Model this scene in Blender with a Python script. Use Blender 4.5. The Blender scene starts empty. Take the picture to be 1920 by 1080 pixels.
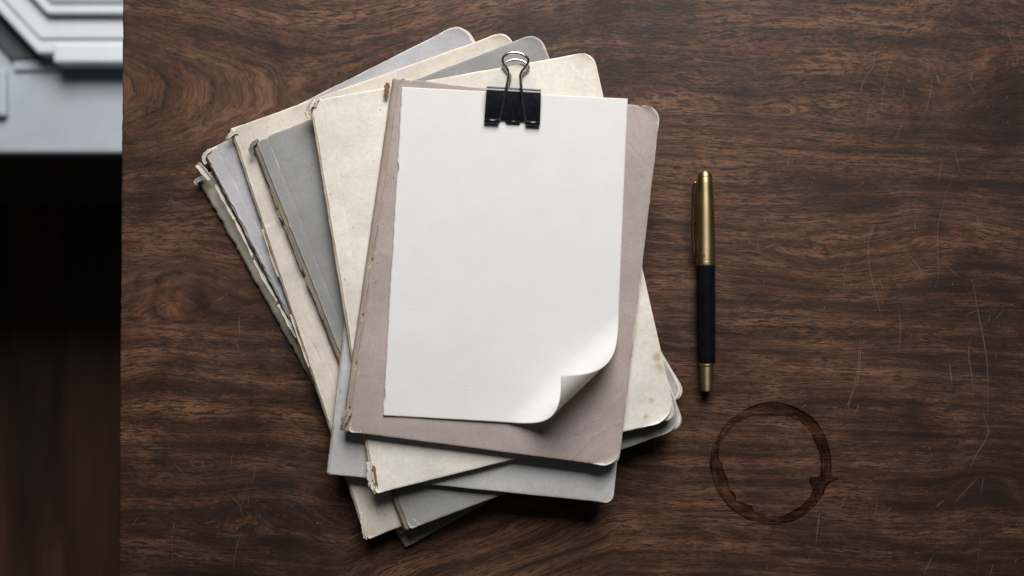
import bpy, bmesh, math, random
import numpy as np
from mathutils import Vector

# ------------------------------------------------------------------ camera, light, exposure
S = bpy.context.scene
COL = S.collection
TZ = 0.75                      # height of the desk top
CH = 0.60                      # camera above the desk top
FPX = 1722.0                   # focal length in pixels of the 1920 wide photograph
cam = bpy.data.cameras.new('camera')
cam_o = bpy.data.objects.new('camera', cam)
COL.objects.link(cam_o)
cam_o.location = (0, 0, TZ + CH)
cam.sensor_width = 36.0
cam.lens = 36.0 * FPX / 1920.0
cam.clip_start = 0.02
cam.clip_end = 50
cam.dof.use_dof = True
cam.dof.focus_distance = CH - 0.020
cam.dof.aperture_fstop = 3.1
S.camera = cam_o

world = bpy.data.worlds.new('World')
S.world = world
world.use_nodes = True
bg = world.node_tree.nodes['Background']
bg.inputs[0].default_value = (0.95, 0.97, 1.0, 1)
bg.inputs[1].default_value = 0.028


def lamp(name, loc, target, sx, sy, power, color):
    l = bpy.data.lights.new(name, 'AREA')
    l.shape = 'RECTANGLE'
    l.size, l.size_y = sx, sy
    l.energy = power
    l.color = color
    o = bpy.data.objects.new(name, l)
    COL.objects.link(o)
    o.location = loc
    o.rotation_euler = (Vector(target) - Vector(loc)).to_track_quat('-Z', 'Y').to_euler()
    return o


lamp('window_light', (0.18, 1.27, TZ + 1.08), (0.0, 0.0, TZ), 0.98, 1.0, 51, (1.0, 0.99, 0.978))
S.view_settings.view_transform = 'Standard'
S.view_settings.look = 'None'
S.view_settings.exposure = 0.0
S.view_settings.gamma = 1.0


# ------------------------------------------------------------------ helpers
def P(px, py, z=0.0):
    """photograph pixel -> world point at z metres above the desk top"""
    k = (CH - z) / FPX
    return np.array([(px - 960.0) * k, (540.0 - py) * k, TZ + z])


def _hash(ix, iy, seed):
    n = (ix.astype(np.int64) * 374761393 + iy.astype(np.int64) * 668265263 + seed * 974711) & 0x7fffffff
    n = ((n ^ (n >> 13)) * 1274126177) & 0x7fffffff
    n = n ^ (n >> 16)
    return (n & 0xffff) / 65535.0


def vnoise(x, y, seed=0):
    x = np.asarray(x, float); y = np.asarray(y, float)
    x, y = np.broadcast_arrays(x, y)
    ix = np.floor(x); iy = np.floor(y)
    fx = x - ix; fy = y - iy
    fx = fx * fx * fx * (fx * (fx * 6 - 15) + 10)
    fy = fy * fy * fy * (fy * (fy * 6 - 15) + 10)
    a = _hash(ix, iy, seed); b = _hash(ix + 1, iy, seed)
    c = _hash(ix, iy + 1, seed); d = _hash(ix + 1, iy + 1, seed)
    return (a + (b - a) * fx) * (1 - fy) + (c + (d - c) * fx) * fy


def fbm(x, y, seed=0, octv=4, gain=0.5):
    v = 0; a = 1.0; t = 0
    for k in range(octv):
        v = v + a * (vnoise(np.asarray(x) * 2 ** k + 17.3 * k, np.asarray(y) * 2 ** k + 5.1 * k, seed + k * 31) - 0.5)
        t += a; a *= gain
    return 2 * v / t


def link(o, parent=None):
    COL.objects.link(o)
    if parent is not None:
        o.parent = parent
    return o


def mesh_obj(name, verts, faces, mat, parent=None, smooth=True, attrs=None):
    me = bpy.data.meshes.new(name)
    me.from_pydata([tuple(v) for v in verts], [], faces)
    if attrs:
        for k, a in attrs.items():
            at = me.attributes.new(k, 'FLOAT', 'POINT')
            at.data.foreach_set('value', np.asarray(a, dtype=np.float32).ravel())
    if smooth:
        me.polygons.foreach_set('use_smooth', [True] * len(me.polygons))
    me.materials.append(mat)
    me.update()
    return link(bpy.data.objects.new(name, me), parent)


def empty(name, loc, rz=0.0):
    o = bpy.data.objects.new(name, None)
    o.empty_display_size = 0.02
    o.location = loc
    o.rotation_euler = (0, 0, rz)
    return link(o)


def tag(o, label=None, cat=None, group=None, kind=None):
    if label: o['label'] = label
    if cat: o['category'] = cat
    if group: o['group'] = group
    if kind: o['kind'] = kind
    return o


class Build:
    def __init__(self):
        self.v = []; self.f = []

    def add(self, verts, faces):
        b = len(self.v)
        self.v += [tuple(v) for v in verts]
        self.f += [tuple(i + b for i in f) for f in faces]

    def prism(self, poly, z0, z1):
        n = len(poly)
        vs = [(x, y, z0) for x, y in poly] + [(x, y, z1) for x, y in poly]
        fs = [tuple(range(n - 1, -1, -1)), tuple(range(n, 2 * n))]
        fs += [(i, (i + 1) % n, n + (i + 1) % n, n + i) for i in range(n)]
        self.add(vs, fs)

    def box(self, x0, x1, y0, y1, z0, z1):
        self.prism([(x0, y0), (x1, y0), (x1, y1), (x0, y1)], z0, z1)

    def tube(self, pts, r, seg=12, cap=True):
        pts = [Vector(p) for p in pts]
        n = len(pts)
        rs = r if hasattr(r, '__len__') else [r] * n
        vs = []; fs = []
        up = Vector((0, 0, 1))
        prev = None
        for i in range(n):
            t = (pts[min(i + 1, n - 1)] - pts[max(i - 1, 0)]).normalized()
            if prev is None:
                a = up if abs(t.z) < 0.9 else Vector((1, 0, 0))
                u = (a - t * a.dot(t)).normalized()
            else:
                u = (prev - t * prev.dot(t)).normalized()
            prev = u
            w = t.cross(u)
            for k in range(seg):
                an = 2 * math.pi * k / seg
                vs.append(pts[i] + (u * math.cos(an) + w * math.sin(an)) * rs[i])
        for i in range(n - 1):
            for k in range(seg):
                k2 = (k + 1) % seg
                fs.append((i * seg + k, i * seg + k2, (i + 1) * seg + k2, (i + 1) * seg + k))
        if cap:
            fs.append(tuple(range(seg - 1, -1, -1)))
            fs.append(tuple((n - 1) * seg + k for k in range(seg)))
        self.add(vs, fs)

    def build(self, name, mat, parent=None, smooth=False):
        return mesh_obj(name, self.v, self.f, mat, parent, smooth)


def bevel(o, w, seg=2, ang=35):
    m = o.modifiers.new('bevel', 'BEVEL')
    m.width = w; m.segments = seg; m.limit_method = 'ANGLE'; m.angle_limit = math.radians(ang)
    return o


def catmull(pts, per=8):
    pts = [np.array(p, float) for p in pts]
    out = []
    for i in range(len(pts) - 1):
        p0 = pts[max(i - 1, 0)]; p1 = pts[i]; p2 = pts[i + 1]; p3 = pts[min(i + 2, len(pts) - 1)]
        for k in range(per):
            t = k / per
            out.append(0.5 * ((2 * p1) + (-p0 + p2) * t + (2 * p0 - 5 * p1 + 4 * p2 - p3) * t * t + (-p0 + 3 * p1 - 3 * p2 + p3) * t ** 3))
    out.append(pts[-1])
    return out


# ------------------------------------------------------------------ node helpers
class NT:
    def __init__(self, name):
        self.m = bpy.data.materials.new(name)
        self.m.use_nodes = True
        self.t = self.m.node_tree
        self.t.nodes.clear()
        self.out = self.t.nodes.new('ShaderNodeOutputMaterial')

    def put(self, sock, val):
        if isinstance(val, bpy.types.NodeSocket):
            self.t.links.new(val, sock)
        elif val is not None:
            if hasattr(val, '__len__') and len(val) == 3 and sock.type == 'RGBA':
                val = (*val, 1)
            sock.default_value = val

    def node(self, typ, ins=None, **props):
        n = self.t.nodes.new('ShaderNode' + typ)
        for k, v in props.items():
            setattr(n, k, v)
        for k, v in (ins or {}).items():
            self.put(n.inputs[k], v)
        return n

    def math(self, op, a, b=None, c=None, clamp=False):
        n = self.node('Math', operation=op, use_clamp=clamp)
        self.put(n.inputs[0], a)
        if b is not None: self.put(n.inputs[1], b)
        if c is not None: self.put(n.inputs[2], c)
        return n.outputs[0]

    def mix(self, fac, a, b, mode='MIX'):
        n = self.node('MixRGB', blend_type=mode)
        self.put(n.inputs[0], fac); self.put(n.inputs[1], a); self.put(n.inputs[2], b)
        return n.outputs[0]

    def rng(self, v, a, b, c=0.0, d=1.0, smooth=True):
        n = self.node('MapRange', interpolation_type='SMOOTHSTEP' if smooth else 'LINEAR')
        for i, q in enumerate((v, a, b, c, d)):
            self.put(n.inputs[i], q)
        return n.outputs[0]

    def coord(self):
        return self.node('TexCoord').outputs['Object']

    def attr(self, name):
        return self.node('Attribute', attribute_name=name).outputs['Fac']

    def scale(self, vec, s, off=(0, 0, 0)):
        n = self.node('Mapping')
        self.put(n.inputs['Vector'], vec)
        n.inputs['Scale'].default_value = s
        n.inputs['Location'].default_value = off
        return n.outputs[0]

    def noise(self, vec, sc, detail=3.0, rough=0.55, dist=0.0):
        n = self.node('TexNoise', {'Vector': vec, 'Scale': sc, 'Detail': detail, 'Roughness': rough, 'Distortion': dist})
        return n.outputs['Fac']

    def xyz(self, x, y, z=0.0):
        n = self.node('CombineXYZ')
        self.put(n.inputs[0], x); self.put(n.inputs[1], y); self.put(n.inputs[2], z)
        return n.outputs[0]

    def bsdf(self, color, rough=0.6, metal=0.0, spec=0.5, bump=None, bstr=0.3, bdist=0.0003, **extra):
        n = self.node('BsdfPrincipled')
        self.put(n.inputs['Base Color'], color)
        self.put(n.inputs['Roughness'], rough)
        self.put(n.inputs['Metallic'], metal)
        self.put(n.inputs['Specular IOR Level'], spec)
        for k, v in extra.items():
            self.put(n.inputs[k.replace('_', ' ')], v)
        if bump is not None:
            b = self.node('Bump', {'Height': bump, 'Strength': bstr, 'Distance': bdist})
            self.t.links.new(b.outputs[0], n.inputs['Normal'])
        self.t.links.new(n.outputs[0], self.out.inputs[0])
        return self.m


def vmul(c, k):
    return tuple(max(0.0, min(1.0, x * k)) for x in c)


def plain(name, color, rough=0.6, metal=0.0, spec=0.5, var=0.08, sc=30.0):
    n = NT(name)
    f = n.noise(n.coord(), sc, 4)
    c = n.mix(n.rng(f, 0.3, 0.7), vmul(color, 1 - var), vmul(color, 1 + var))
    return n.bsdf(c, rough, metal, spec)


def cover_mat(name, base, worn, seed, speck=0.5, grime=(0.30, 0.22, 0.14), gamt=0.25, fibre=0.09, mottle=0.13):
    n = NT(name)
    co = n.scale(n.coord(), (1, 1, 1), (seed * 3.17, seed * 1.71, seed * 0.37))
    big = n.noise(co, 26, 4, 0.6)
    mid = n.noise(co, 140, 4, 0.6)
    fine = n.noise(co, 700, 3, 0.65)
    c = n.mix(n.rng(big, 0.32, 0.68), vmul(base, 1 - mottle), vmul(base, 1 + mottle * 0.7))
    c = n.mix(n.math('MULTIPLY', n.rng(mid, 0.52, 0.78), gamt), c, grime)
    c = n.mix(n.math('MULTIPLY', n.rng(fine, 0.3, 0.75), fibre * 3), c, vmul(base, 0.62))
    mid2 = n.noise(co, 420, 4, 0.7)
    c = n.mix(n.math('MULTIPLY', n.rng(mid2, 0.50, 0.72), 0.30), c, vmul(base, 0.66))
    c = n.mix(n.math('MULTIPLY', n.rng(mid2, 0.46, 0.30), 0.30), c, vmul(base, 1.14))
    # foxing specks and pulp flecks
    sp = n.noise(co, 330, 1, 0.5)
    c = n.mix(n.math('MULTIPLY', n.rng(sp, 0.735, 0.80), speck), c, vmul(grime, 0.45))
    # handling dirt and stains put down on the mesh
    st = n.attr('grime')
    c = n.mix(n.math('MULTIPLY', st, n.rng(mid, 0.25, 0.65, 0.45, 1.0)), c, grime)
    w = n.attr('wear')
    wn = n.noise(co, 420, 4, 0.7)
    wf = n.rng(n.math('ADD', w, n.math('MULTIPLY', n.math('SUBTRACT', wn, 0.5), 0.9)), 0.38, 0.62)
    c = n.mix(n.math('MULTIPLY', wf, 0.85), c, worn)
    h = n.math('ADD', n.math('MULTIPLY', fine, 0.6), n.math('MULTIPLY', mid, 0.6))
    return n.bsdf(c, 0.82, 0, 0.25, bump=h, bstr=0.32, bdist=0.0005)


# ------------------------------------------------------------------ plain materials
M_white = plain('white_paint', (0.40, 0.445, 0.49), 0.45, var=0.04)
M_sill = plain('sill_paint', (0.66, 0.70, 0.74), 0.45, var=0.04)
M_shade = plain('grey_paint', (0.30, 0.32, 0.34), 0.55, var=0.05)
M_apron_shade = plain('apron_painted_shade', (0.085, 0.092, 0.10), 0.55, var=0.05)  # shade beside the splayed sill, put into the colour of the return apron
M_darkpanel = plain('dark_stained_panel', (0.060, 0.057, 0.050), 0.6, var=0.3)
M_pages = None


def pages_mat():
    n = NT('aged_page_edges')
    co = n.coord()
    f = n.noise(n.scale(co, (60, 60, 4000)), 1.0, 3, 0.6)
    g = n.noise(co, 90, 4, 0.6)
    c = n.mix(n.rng(f, 0.35, 0.65), (0.42, 0.38, 0.31), (0.66, 0.63, 0.56))
    c = n.mix(n.math('MULTIPLY', n.rng(g, 0.5, 0.75), 0.5), c, (0.36, 0.28, 0.19))
    return n.bsdf(c, 0.85, 0, 0.2)


M_pages = pages_mat()

# ------------------------------------------------------------------ floor, bench, window (below and beyond the desk)


def floor_mat():
    n = NT('dark_floor_wood')
    co = n.coord()
    info = n.node('ObjectInfo').outputs['Random']
    v = n.node('VectorMath', operation='ADD')
    n.put(v.inputs[0], n.scale(co, (28, 2.2, 1)))
    n.put(v.inputs[1], n.xyz(n.math('MULTIPLY', info, 37.0), n.math('MULTIPLY', info, 11.0)))
    f = n.noise(v.outputs[0], 1.0, 5, 0.6, 0.6)
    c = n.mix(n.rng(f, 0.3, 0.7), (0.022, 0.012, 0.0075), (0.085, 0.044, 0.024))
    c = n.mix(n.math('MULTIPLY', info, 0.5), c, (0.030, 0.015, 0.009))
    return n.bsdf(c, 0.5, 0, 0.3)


M_floor = floor_mat()
fl = Build()
fl.box(-2.0, 1.6, -1.8, 0.30, -0.03, -0.012)
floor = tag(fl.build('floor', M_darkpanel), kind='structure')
board_me = None
FZ = 1.35 / FPX
for i in range(14):
    x1 = (228 - 960) * FZ + (i - 7) * 0.0847
    if board_me is None:
        b = Build(); b.box(0.0006, 0.0841, -1.7, 0.15, -0.012, 0.0)
        o = b.build('floorboard', M_floor, floor); bevel(o, 0.001)
        board_me = o.data
    else:
        o = link(bpy.data.objects.new('floorboard', board_me), floor)
        bevel(o, 0.001)
    o.location = (x1, 0.0, 0.0)


def Lpoly(z, mitre, direction, right, back):
    """sill outline at world height z: straight front that turns along a splayed return"""
    k = (TZ + CH - z) / FPX
    mx, my = (mitre[0] - 960) * k, (540 - mitre[1]) * k
    L = 0.32
    n = math.hypot(*direction)
    ex, ey = mx + direction[0] / n * L, my - direction[1] / n * L
    return [(mx, my), (right, my), (right, back), (ex + 0.25, back), (ex, ey)]


DIR = (-1, -1.07)
RIGHT, BACK = 0.62, 0.56
win = empty('window', (0, 0.3, 0.45))
tag(win, 'blurred white window sill with stepped mouldings turning a splayed corner, left of the table', 'window')


def win_part(name, mitre, z0, z1, mat=M_sill):
    b = Build()
    b.prism(Lpoly(z1, mitre, DIR, RIGHT, BACK), z0, z1)
    b.v = [(x, y - 0.3, z - 0.45) for x, y, z in b.v]
    o = b.build(name, mat, win)
    return bevel(o, 0.003, 2)


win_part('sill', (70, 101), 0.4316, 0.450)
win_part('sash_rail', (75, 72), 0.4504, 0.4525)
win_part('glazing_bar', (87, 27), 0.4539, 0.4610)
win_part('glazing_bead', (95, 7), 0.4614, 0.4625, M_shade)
# nosing that runs along the straight front only
b = Build()
k = (TZ + CH - 0.452) / FPX
x0, yA, yB = (98 - 960) * k, (540 - 119) * k, (540 - 80) * k
b.box(x0, RIGHT, yA - 0.3, yB - 0.3, 0.4312 - 0.45, 0.4525 - 0.45)
bevel(b.build('nosing', M_sill, win), 0.004, 3)
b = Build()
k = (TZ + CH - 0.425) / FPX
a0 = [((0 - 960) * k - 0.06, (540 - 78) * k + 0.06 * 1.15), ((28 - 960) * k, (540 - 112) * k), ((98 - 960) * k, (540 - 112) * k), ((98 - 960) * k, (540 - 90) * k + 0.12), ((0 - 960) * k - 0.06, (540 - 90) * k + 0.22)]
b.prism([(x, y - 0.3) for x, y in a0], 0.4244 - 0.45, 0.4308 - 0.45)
b.build('return_apron', M_apron_shade, win)  # darkened by its material to look shaded
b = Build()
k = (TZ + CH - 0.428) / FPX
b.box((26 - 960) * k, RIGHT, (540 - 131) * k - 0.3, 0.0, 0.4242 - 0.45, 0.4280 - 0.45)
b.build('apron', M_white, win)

seat = empty('window_seat', (-0.1, 0.2, 0.0))
tag(seat, 'white painted bench top below the window sill with dark front, left of the table', 'window seat')
b = Build()
k = (TZ + CH - 0.424) / FPX
yF = (540 - 287) * k
b.box(-1.2, RIGHT + 0.1, yF - 0.2, BACK - 0.2, 0.396, 0.424)
b.v = [(x + 0.1, y, z) for x, y, z in b.v]
bevel(b.build('seat_board', M_white, seat), 0.003, 2)
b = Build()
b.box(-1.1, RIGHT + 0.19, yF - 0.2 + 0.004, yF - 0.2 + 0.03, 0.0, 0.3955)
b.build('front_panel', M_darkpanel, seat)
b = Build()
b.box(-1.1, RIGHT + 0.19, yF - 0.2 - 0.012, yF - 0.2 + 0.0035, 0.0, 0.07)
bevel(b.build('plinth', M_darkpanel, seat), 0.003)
b = Build()
k = (TZ + CH - 0.433) / FPX
b.box((-60 - 960) * k, (9 - 960) * k, (540 - 218) * k, (540 - 128) * k, 0.4244, 0.433)
pil = tag(bevel(b.build('corner_block', M_white), 0.003), 'small pale block standing on the bench top at the picture left edge', 'trim block')

# ------------------------------------------------------------------ desk


def wood_mat(name, seed):
    n = NT(name)
    gx = n.math('ADD', n.attr('gx'), seed * 131.0)
    gy = n.attr('gy')
    tone = n.attr('tone')
    fig = n.attr('fig')
    # everything in millimetres
    rings = n.noise(n.xyz(n.math('MULTIPLY', gx, 0.0035), n.math('MULTIPLY', gy, 0.13), seed), 1.0, 3, 0.55)
    lines = n.noise(n.xyz(n.math('MULTIPLY', gx, 0.010), n.math('MULTIPLY', gy, 0.42), seed + 3), 1.0, 2, 0.5)
    dash = n.noise(n.xyz(n.math('MULTIPLY', gx, 0.075), n.math('MULTIPLY', gy, 0.62), seed + 7), 1.0, 4, 0.62, 0.25)
    dash2 = n.noise(n.xyz(n.math('MULTIPLY', gx, 0.16), n.math('MULTIPLY', gy, 1.15), seed + 13), 1.0, 2, 0.6, 0.2)
    fibre = n.noise(n.xyz(n.math('MULTIPLY', gx, 0.30), n.math('MULTIPLY', gy, 2.6), seed + 9), 1.0, 2, 0.6)
    patch = n.noise(n.xyz(n.math('MULTIPLY', gx, 0.020), n.math('MULTIPLY', gy, 0.045), seed + 5), 1.0, 4, 0.6, 0.8)
    calm = n.attr('calm')
    keep = n.math('SUBTRACT', 1.0, n.math('MULTIPLY', calm, 0.72))
    v = n.math('ADD', n.math('MULTIPLY', n.math('MULTIPLY', n.math('SUBTRACT', n.rng(rings, 0.30, 0.70), 0.5), keep), 0.27), 0.17)
    v = n.math('ADD', v, n.math('MULTIPLY', n.rng(patch, 0.25, 0.75), 0.34))
    v = n.math('ADD', v, n.math('MULTIPLY', n.rng(fibre, 0.25, 0.75), 0.25))
    v = n.math('ADD', v, tone)
    v = n.math('ADD', n.math('MULTIPLY', n.math('SUBTRACT', v, 0.46), 1.45), 0.47)
    ramp = n.node('ValToRGB')
    n.put(ramp.inputs[0], v)
    cr = ramp.color_ramp
    cr.elements[0].position = 0.0; cr.elements[0].color = (0.012, 0.0062, 0.0043, 1)
    cr.elements[1].position = 1.0; cr.elements[1].color = (0.165, 0.0820, 0.0455, 1)
    e = cr.elements.new(0.32); e.color = (0.032, 0.0150, 0.0085, 1)
    e = cr.elements.new(0.62); e.color = (0.084, 0.0395, 0.0215, 1)
    c = ramp.outputs[0]
    # reddish / yellowish drift
    drift = n.noise(n.xyz(n.math('MULTIPLY', gx, 0.012), n.math('MULTIPLY', gy, 0.03), seed + 21), 1.0, 3)
    c = n.mix(n.math('MULTIPLY', n.rng(drift, 0.45, 0.75), 0.35), c, n.mix(1.0, c, (1.12, 0.92, 0.72), 'MULTIPLY'))
    # dark latewood lines
    l1 = n.rng(n.math('ABSOLUTE', n.math('SUBTRACT', lines, 0.5)), 0.0, 0.020, 1.0, 0.0)
    lm = n.noise(n.xyz(n.math('MULTIPLY', gx, 0.010), n.math('MULTIPLY', gy, 0.02), seed + 2), 1.0, 2)
    l1 = n.math('MULTIPLY', n.math('MULTIPLY', l1, keep), n.rng(lm, 0.42, 0.62, 0.12, 0.72))
    c = n.mix(l1, c, (0.020, 0.012, 0.010))
    # bold dark heartwood bands
    bd = n.noise(n.xyz(n.math('MULTIPLY', gx, 0.0030), n.math('MULTIPLY', gy, 0.060), seed + 33), 1.0, 2, 0.5)
    bd = n.rng(n.math('ABSOLUTE', n.math('SUBTRACT', bd, 0.52)), 0.0, 0.030, 1.0, 0.0)
    c = n.mix(n.math('MULTIPLY', n.math('MULTIPLY', bd, keep), 0.60), c, (0.024, 0.014, 0.011))
    # growth line figure drawn by the contour of the phase
    c = n.mix(fig, c, (0.013, 0.0078, 0.0068))
    # pores
    pm = n.rng(patch, 0.3, 0.7, 0.45, 1.0)
    pm = n.math('MULTIPLY', pm, n.math('SUBTRACT', 1.0, n.math('MULTIPLY', calm, 0.75)))
    d1 = n.math('MULTIPLY', n.rng(dash, 0.50, 0.59), n.math('MULTIPLY', pm, 0.90))
    c = n.mix(d1, c, (0.013, 0.0076, 0.0064))
    d2 = n.math('MULTIPLY', n.rng(dash2, 0.52, 0.60), n.math('MULTIPLY', pm, 0.80))
    c = n.mix(d2, c, (0.013, 0.0076, 0.0064))
    h = n.math('SUBTRACT', n.math('MULTIPLY', fibre, 0.25), n.math('ADD', d1, n.math('MULTIPLY', d2, 0.7)))
    big = n.noise(n.xyz(n.math('MULTIPLY', gx, 0.02), n.math('MULTIPLY', gy, 0.02), seed + 40), 1.0, 4, 0.6)
    r = n.rng(big, 0.3, 0.7, 0.48, 0.62)
    return n.bsdf(c, r, 0, 0.24, bump=h, bstr=0.22, bdist=0.0003)


MMPX = CH / FPX * 1000.0      # millimetres per photograph pixel on the desk top
TW = [(330, 545, 46, 95, 42), (455, 520, -26, 60, 60), (300, 690, 18, 60, 45), (1790, 150, -44, 90, 55), (1320, 158, -16, 30, 16),
      (1760, 430, 40, 120, 50), (1560, 500, -30, 130, 40), (1855, 905, 42, 75, 60), (1250, 900, -16, 70, 34), (520, 930, 26, 95, 40),
      (430, 1010, -22, 120, 34), (1640, 760, 20, 150, 50), (1480, 640, -10, 200, 30), (820, 30, 12, 140, 22), (1500, 60, 14, 160, 26),
      (700, 1060, 16, 140, 30), (1050, 1010, -12, 160, 28)]


def wood_fields(X, Y):
    """grain coordinates of the walnut top; X, Y in photograph pixels on the desk"""
    wx = 26 * fbm(X / 260, Y / 90, 5) + 8 * fbm(X / 80, Y / 30, 8)
    near0 = np.exp(-((X - 330) / 260) ** 2 - ((Y - 175) / 95) ** 2)
    warp = 12 * fbm(X / 420, Y / 90, 11, 3) * (1 - 0.4 * near0) + 2.0 * fbm(X / 60, Y / 18, 14, 3) * (1 - 0.8 * near0)
    yy = Y + warp
    for (cx, cy, a, sx, sy) in TW:
        yy = yy + (a if cx < 700 else 0.6 * a) * np.exp(-((X - cx) / sx) ** 2 - ((Y - cy) / sy) ** 2)
    # cathedral whose nested tongues point to the right from the left edge
    yc = 172 + 0.03 * (X - 300)
    dy = yy - yc
    xr = X + wx - 205
    soft = np.minimum(xr, 330) * (1 - np.clip((xr - 330) / 560, 0, 1) ** 2 * (3 - 2 * np.clip((xr - 330) / 560, 0, 1)))
    soft = np.where(soft > 0, soft, soft * 0.2)
    q = dy * dy + 45.0 * np.maximum(soft + 14 * fbm(X / 140, Y / 80, 77, 2), 0) * np.clip(1.0 - (np.abs(dy) - 160) / 400, 0, 1)
    gy = np.sqrt(np.maximum(q, 1.0)) + 0.35 * dy * np.clip((X - 650) / 500, 0, 1)
    near = np.exp(-((X - 330) / 300) ** 2 - ((Y - 175) / 95) ** 2)
    gy = gy + (1 - 0.8 * near) * 1.1 * fbm(X / 34, Y / 13, 131, 2) + 0.8 * fbm(X / 90, Y / 24, 133, 2)
    near = np.exp(-((X - 330) / 300) ** 2 - ((Y - 175) / 95) ** 2)
    f = np.sqrt(np.maximum(soft + 0.0215 * dy * dy + 6 * fbm(X / 40, Y / 25, 91, 3), 0.1))
    ph = f / 3.6
    sp = (ph - np.floor(ph)) * 7.2 * f
    fig = (0.62 * np.exp(-sp / 17.0) + 0.34 * np.exp(-sp / 3.5)) * near * (0.95 + 0.7 * fbm(X / 70, Y / 40, 55, 3))
    # swirl contours
    for (cx, cy, sx, sy, per, st, sd) in ((355, 560, 120, 75, 0.30, 1.3, 3), (1800, 165, 90, 75, 0.34, 0.55, 4), (1850, 470, 130, 70, 0.36, 0.55, 6), (555, 945, 110, 60, 0.34, 0.6, 7), (1890, 935, 120, 80, 0.33, 0.55, 9)):
        rr = np.sqrt(((X - cx) / sx) ** 2 + ((Y - cy) / sy) ** 2) + 0.30 * fbm(X / 90, Y / 55, 60 + sd, 4)
        dd = np.abs(rr / per - np.round(rr / per)) * per
        w = np.exp(-(rr / 0.95) ** 4)
        fig = np.maximum(fig, 1.35 * st * w * np.exp(-dd / 0.045) * (0.55 + 0.9 * fbm(X / 60, Y / 40, 66 + sd, 3)))
    calm = np.clip(near * 1.0 + 0.9 * np.exp(-((X - 350) / 130) ** 2 - ((Y - 545) / 80) ** 2) + 0.7 * np.exp(-((X - 1800) / 100) ** 2 - ((Y - 180) / 80) ** 2), 0, 1)
    tone = 0.05 + 0.18 * fbm(X / 420, Y / 110, 21, 4)
    tone = tone + 0.15 * np.exp(-((X - 430) / 280) ** 2 - ((Y - 180) / 90) ** 2)
    tone = tone + 0.10 * np.exp(-((X - 1320) / 260) ** 2 - ((Y - 250) / 190) ** 2)
    tone = tone - 0.12 * np.exp(-((X - 1880) / 190) ** 2 - ((Y - 520) / 520) ** 2)
    for (cx, cy, a, sx, sy) in ((1820, 440, 0.16, 80, 30), (1770, 175, 0.10, 55, 50), (330, 600, 0.06, 60, 60), (1880, 210, -0.14, 60, 40),
                                (310, 660, -0.12, 14, 60), (350, 640, -0.12, 18, 60), (375, 560, -0.16, 16, 60), (1830, 470, -0.2, 40, 14), (560, 900, -0.10, 90, 22),
                                (330, 120, -0.14, 60, 16), (300, 215, -0.10, 40, 30)):
        tone = tone + a * np.exp(-((X - cx) / sx) ** 2 - ((Y - cy) / sy) ** 2)
    return X * MMPX + wx * 0.3, gy * MMPX, tone, np.clip(fig, 0, 0.92), calm


desk = empty('table', (0.1, 0.0, 0.0))
tag(desk, 'dark walnut table top with scratches and horizontal grain', 'table')
DX = -0.1
M_wood = [wood_mat('walnut', 1.0), wood_mat('walnut_second', 2.0), wood_mat('walnut_third', 4.0)]
SEAMS = [-16.0, 748.0, 947.0, 1600.0]
for bi in range(3):
    ya, yb = SEAMS[bi], SEAMS[bi + 1]
    nx = 520
    ny = max(60, int((yb - ya) / 4.2))
    xs_r = 3300.0
    U = np.linspace(0, 1, nx) ** 1.25
    V = np.linspace(0, 1, ny)
    VV, UU = np.meshgrid(V, U, indexing='ij')
    Yp = ya + (yb - ya) * VV
    xl = 230.0 - Yp * 8.0 / 1080.0
    chip = 1.4 * np.maximum(0, fbm(Yp / 30, Yp * 0 + bi, 3, 4)) + 0.5 * fbm(Yp / 8, Yp * 0, 9, 2)
    xl = xl + chip
    Xp = xl + (xs_r - xl) * UU
    Wx = (Xp - 960) * CH / FPX
    Wy = (540 - Yp) * CH / FPX
    de = np.minimum.reduce([(Xp - xl) * MMPX, (Yp - ya) * MMPX + (0.25 if bi else 0.0), (yb - Yp) * MMPX + 0.25])
    Z = np.zeros_like(Xp)
    el = np.clip(1 - (Xp - xl) * MMPX / 1.2, 0, 1)
    Z -= 0.0007 * el ** 2
    es = np.clip(1 - np.minimum((Yp - ya), (yb - Yp)) * MMPX / 0.5, 0, 1)
    Z -= 0.00003 * es ** 2
    Z += 0.00006 * fbm(Xp / 300, Yp / 120, 71, 3)
    gx, gy, tone, fig, calm = wood_fields(Xp, Yp)
    gy = gy + bi * 12.0 * np.exp(-np.maximum(Xp - 480, 0) / 420)
    tone = tone - 0.05 * bi * np.exp(-np.maximum(Xp - 480, 0) / 150)
    vs = np.stack([Wx + DX, Wy, TZ + Z], -1).reshape(-1, 3)
    idx = np.arange(nx * ny).reshape(ny, nx)
    fs = np.stack([idx[:-1, :-1], idx[1:, :-1], idx[1:, 1:], idx[:-1, 1:]], -1).reshape(-1, 4).tolist()
    # sides and underside
    ring = list(idx[0, :]) + list(idx[1:, -1]) + list(idx[-1, -2::-1]) + list(idx[-2:0:-1, 0])
    nb = len(vs)
    hi = vs[ring].copy()
    low = vs[ring].copy(); low[:, 2] = TZ - 0.032
    vs = np.vstack([vs, hi, low])
    m = len(ring)
    fs += [(nb + i, nb + (i + 1) % m, nb + m + (i + 1) % m, nb + m + i) for i in range(m)]
    fs.append(tuple(nb + m + i for i in range(m - 1, -1, -1)))
    ex = lambda a: np.concatenate([a.ravel(), a.ravel()[ring], a.ravel()[ring]])
    # keep a hair of a joint between the boards
    o = mesh_obj('board', vs, fs, M_wood[0], desk, True, {'gx': ex(gx), 'gy': ex(gy), 'tone': ex(tone), 'fig': ex(fig), 'calm': ex(calm)})
b = Build()
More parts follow.
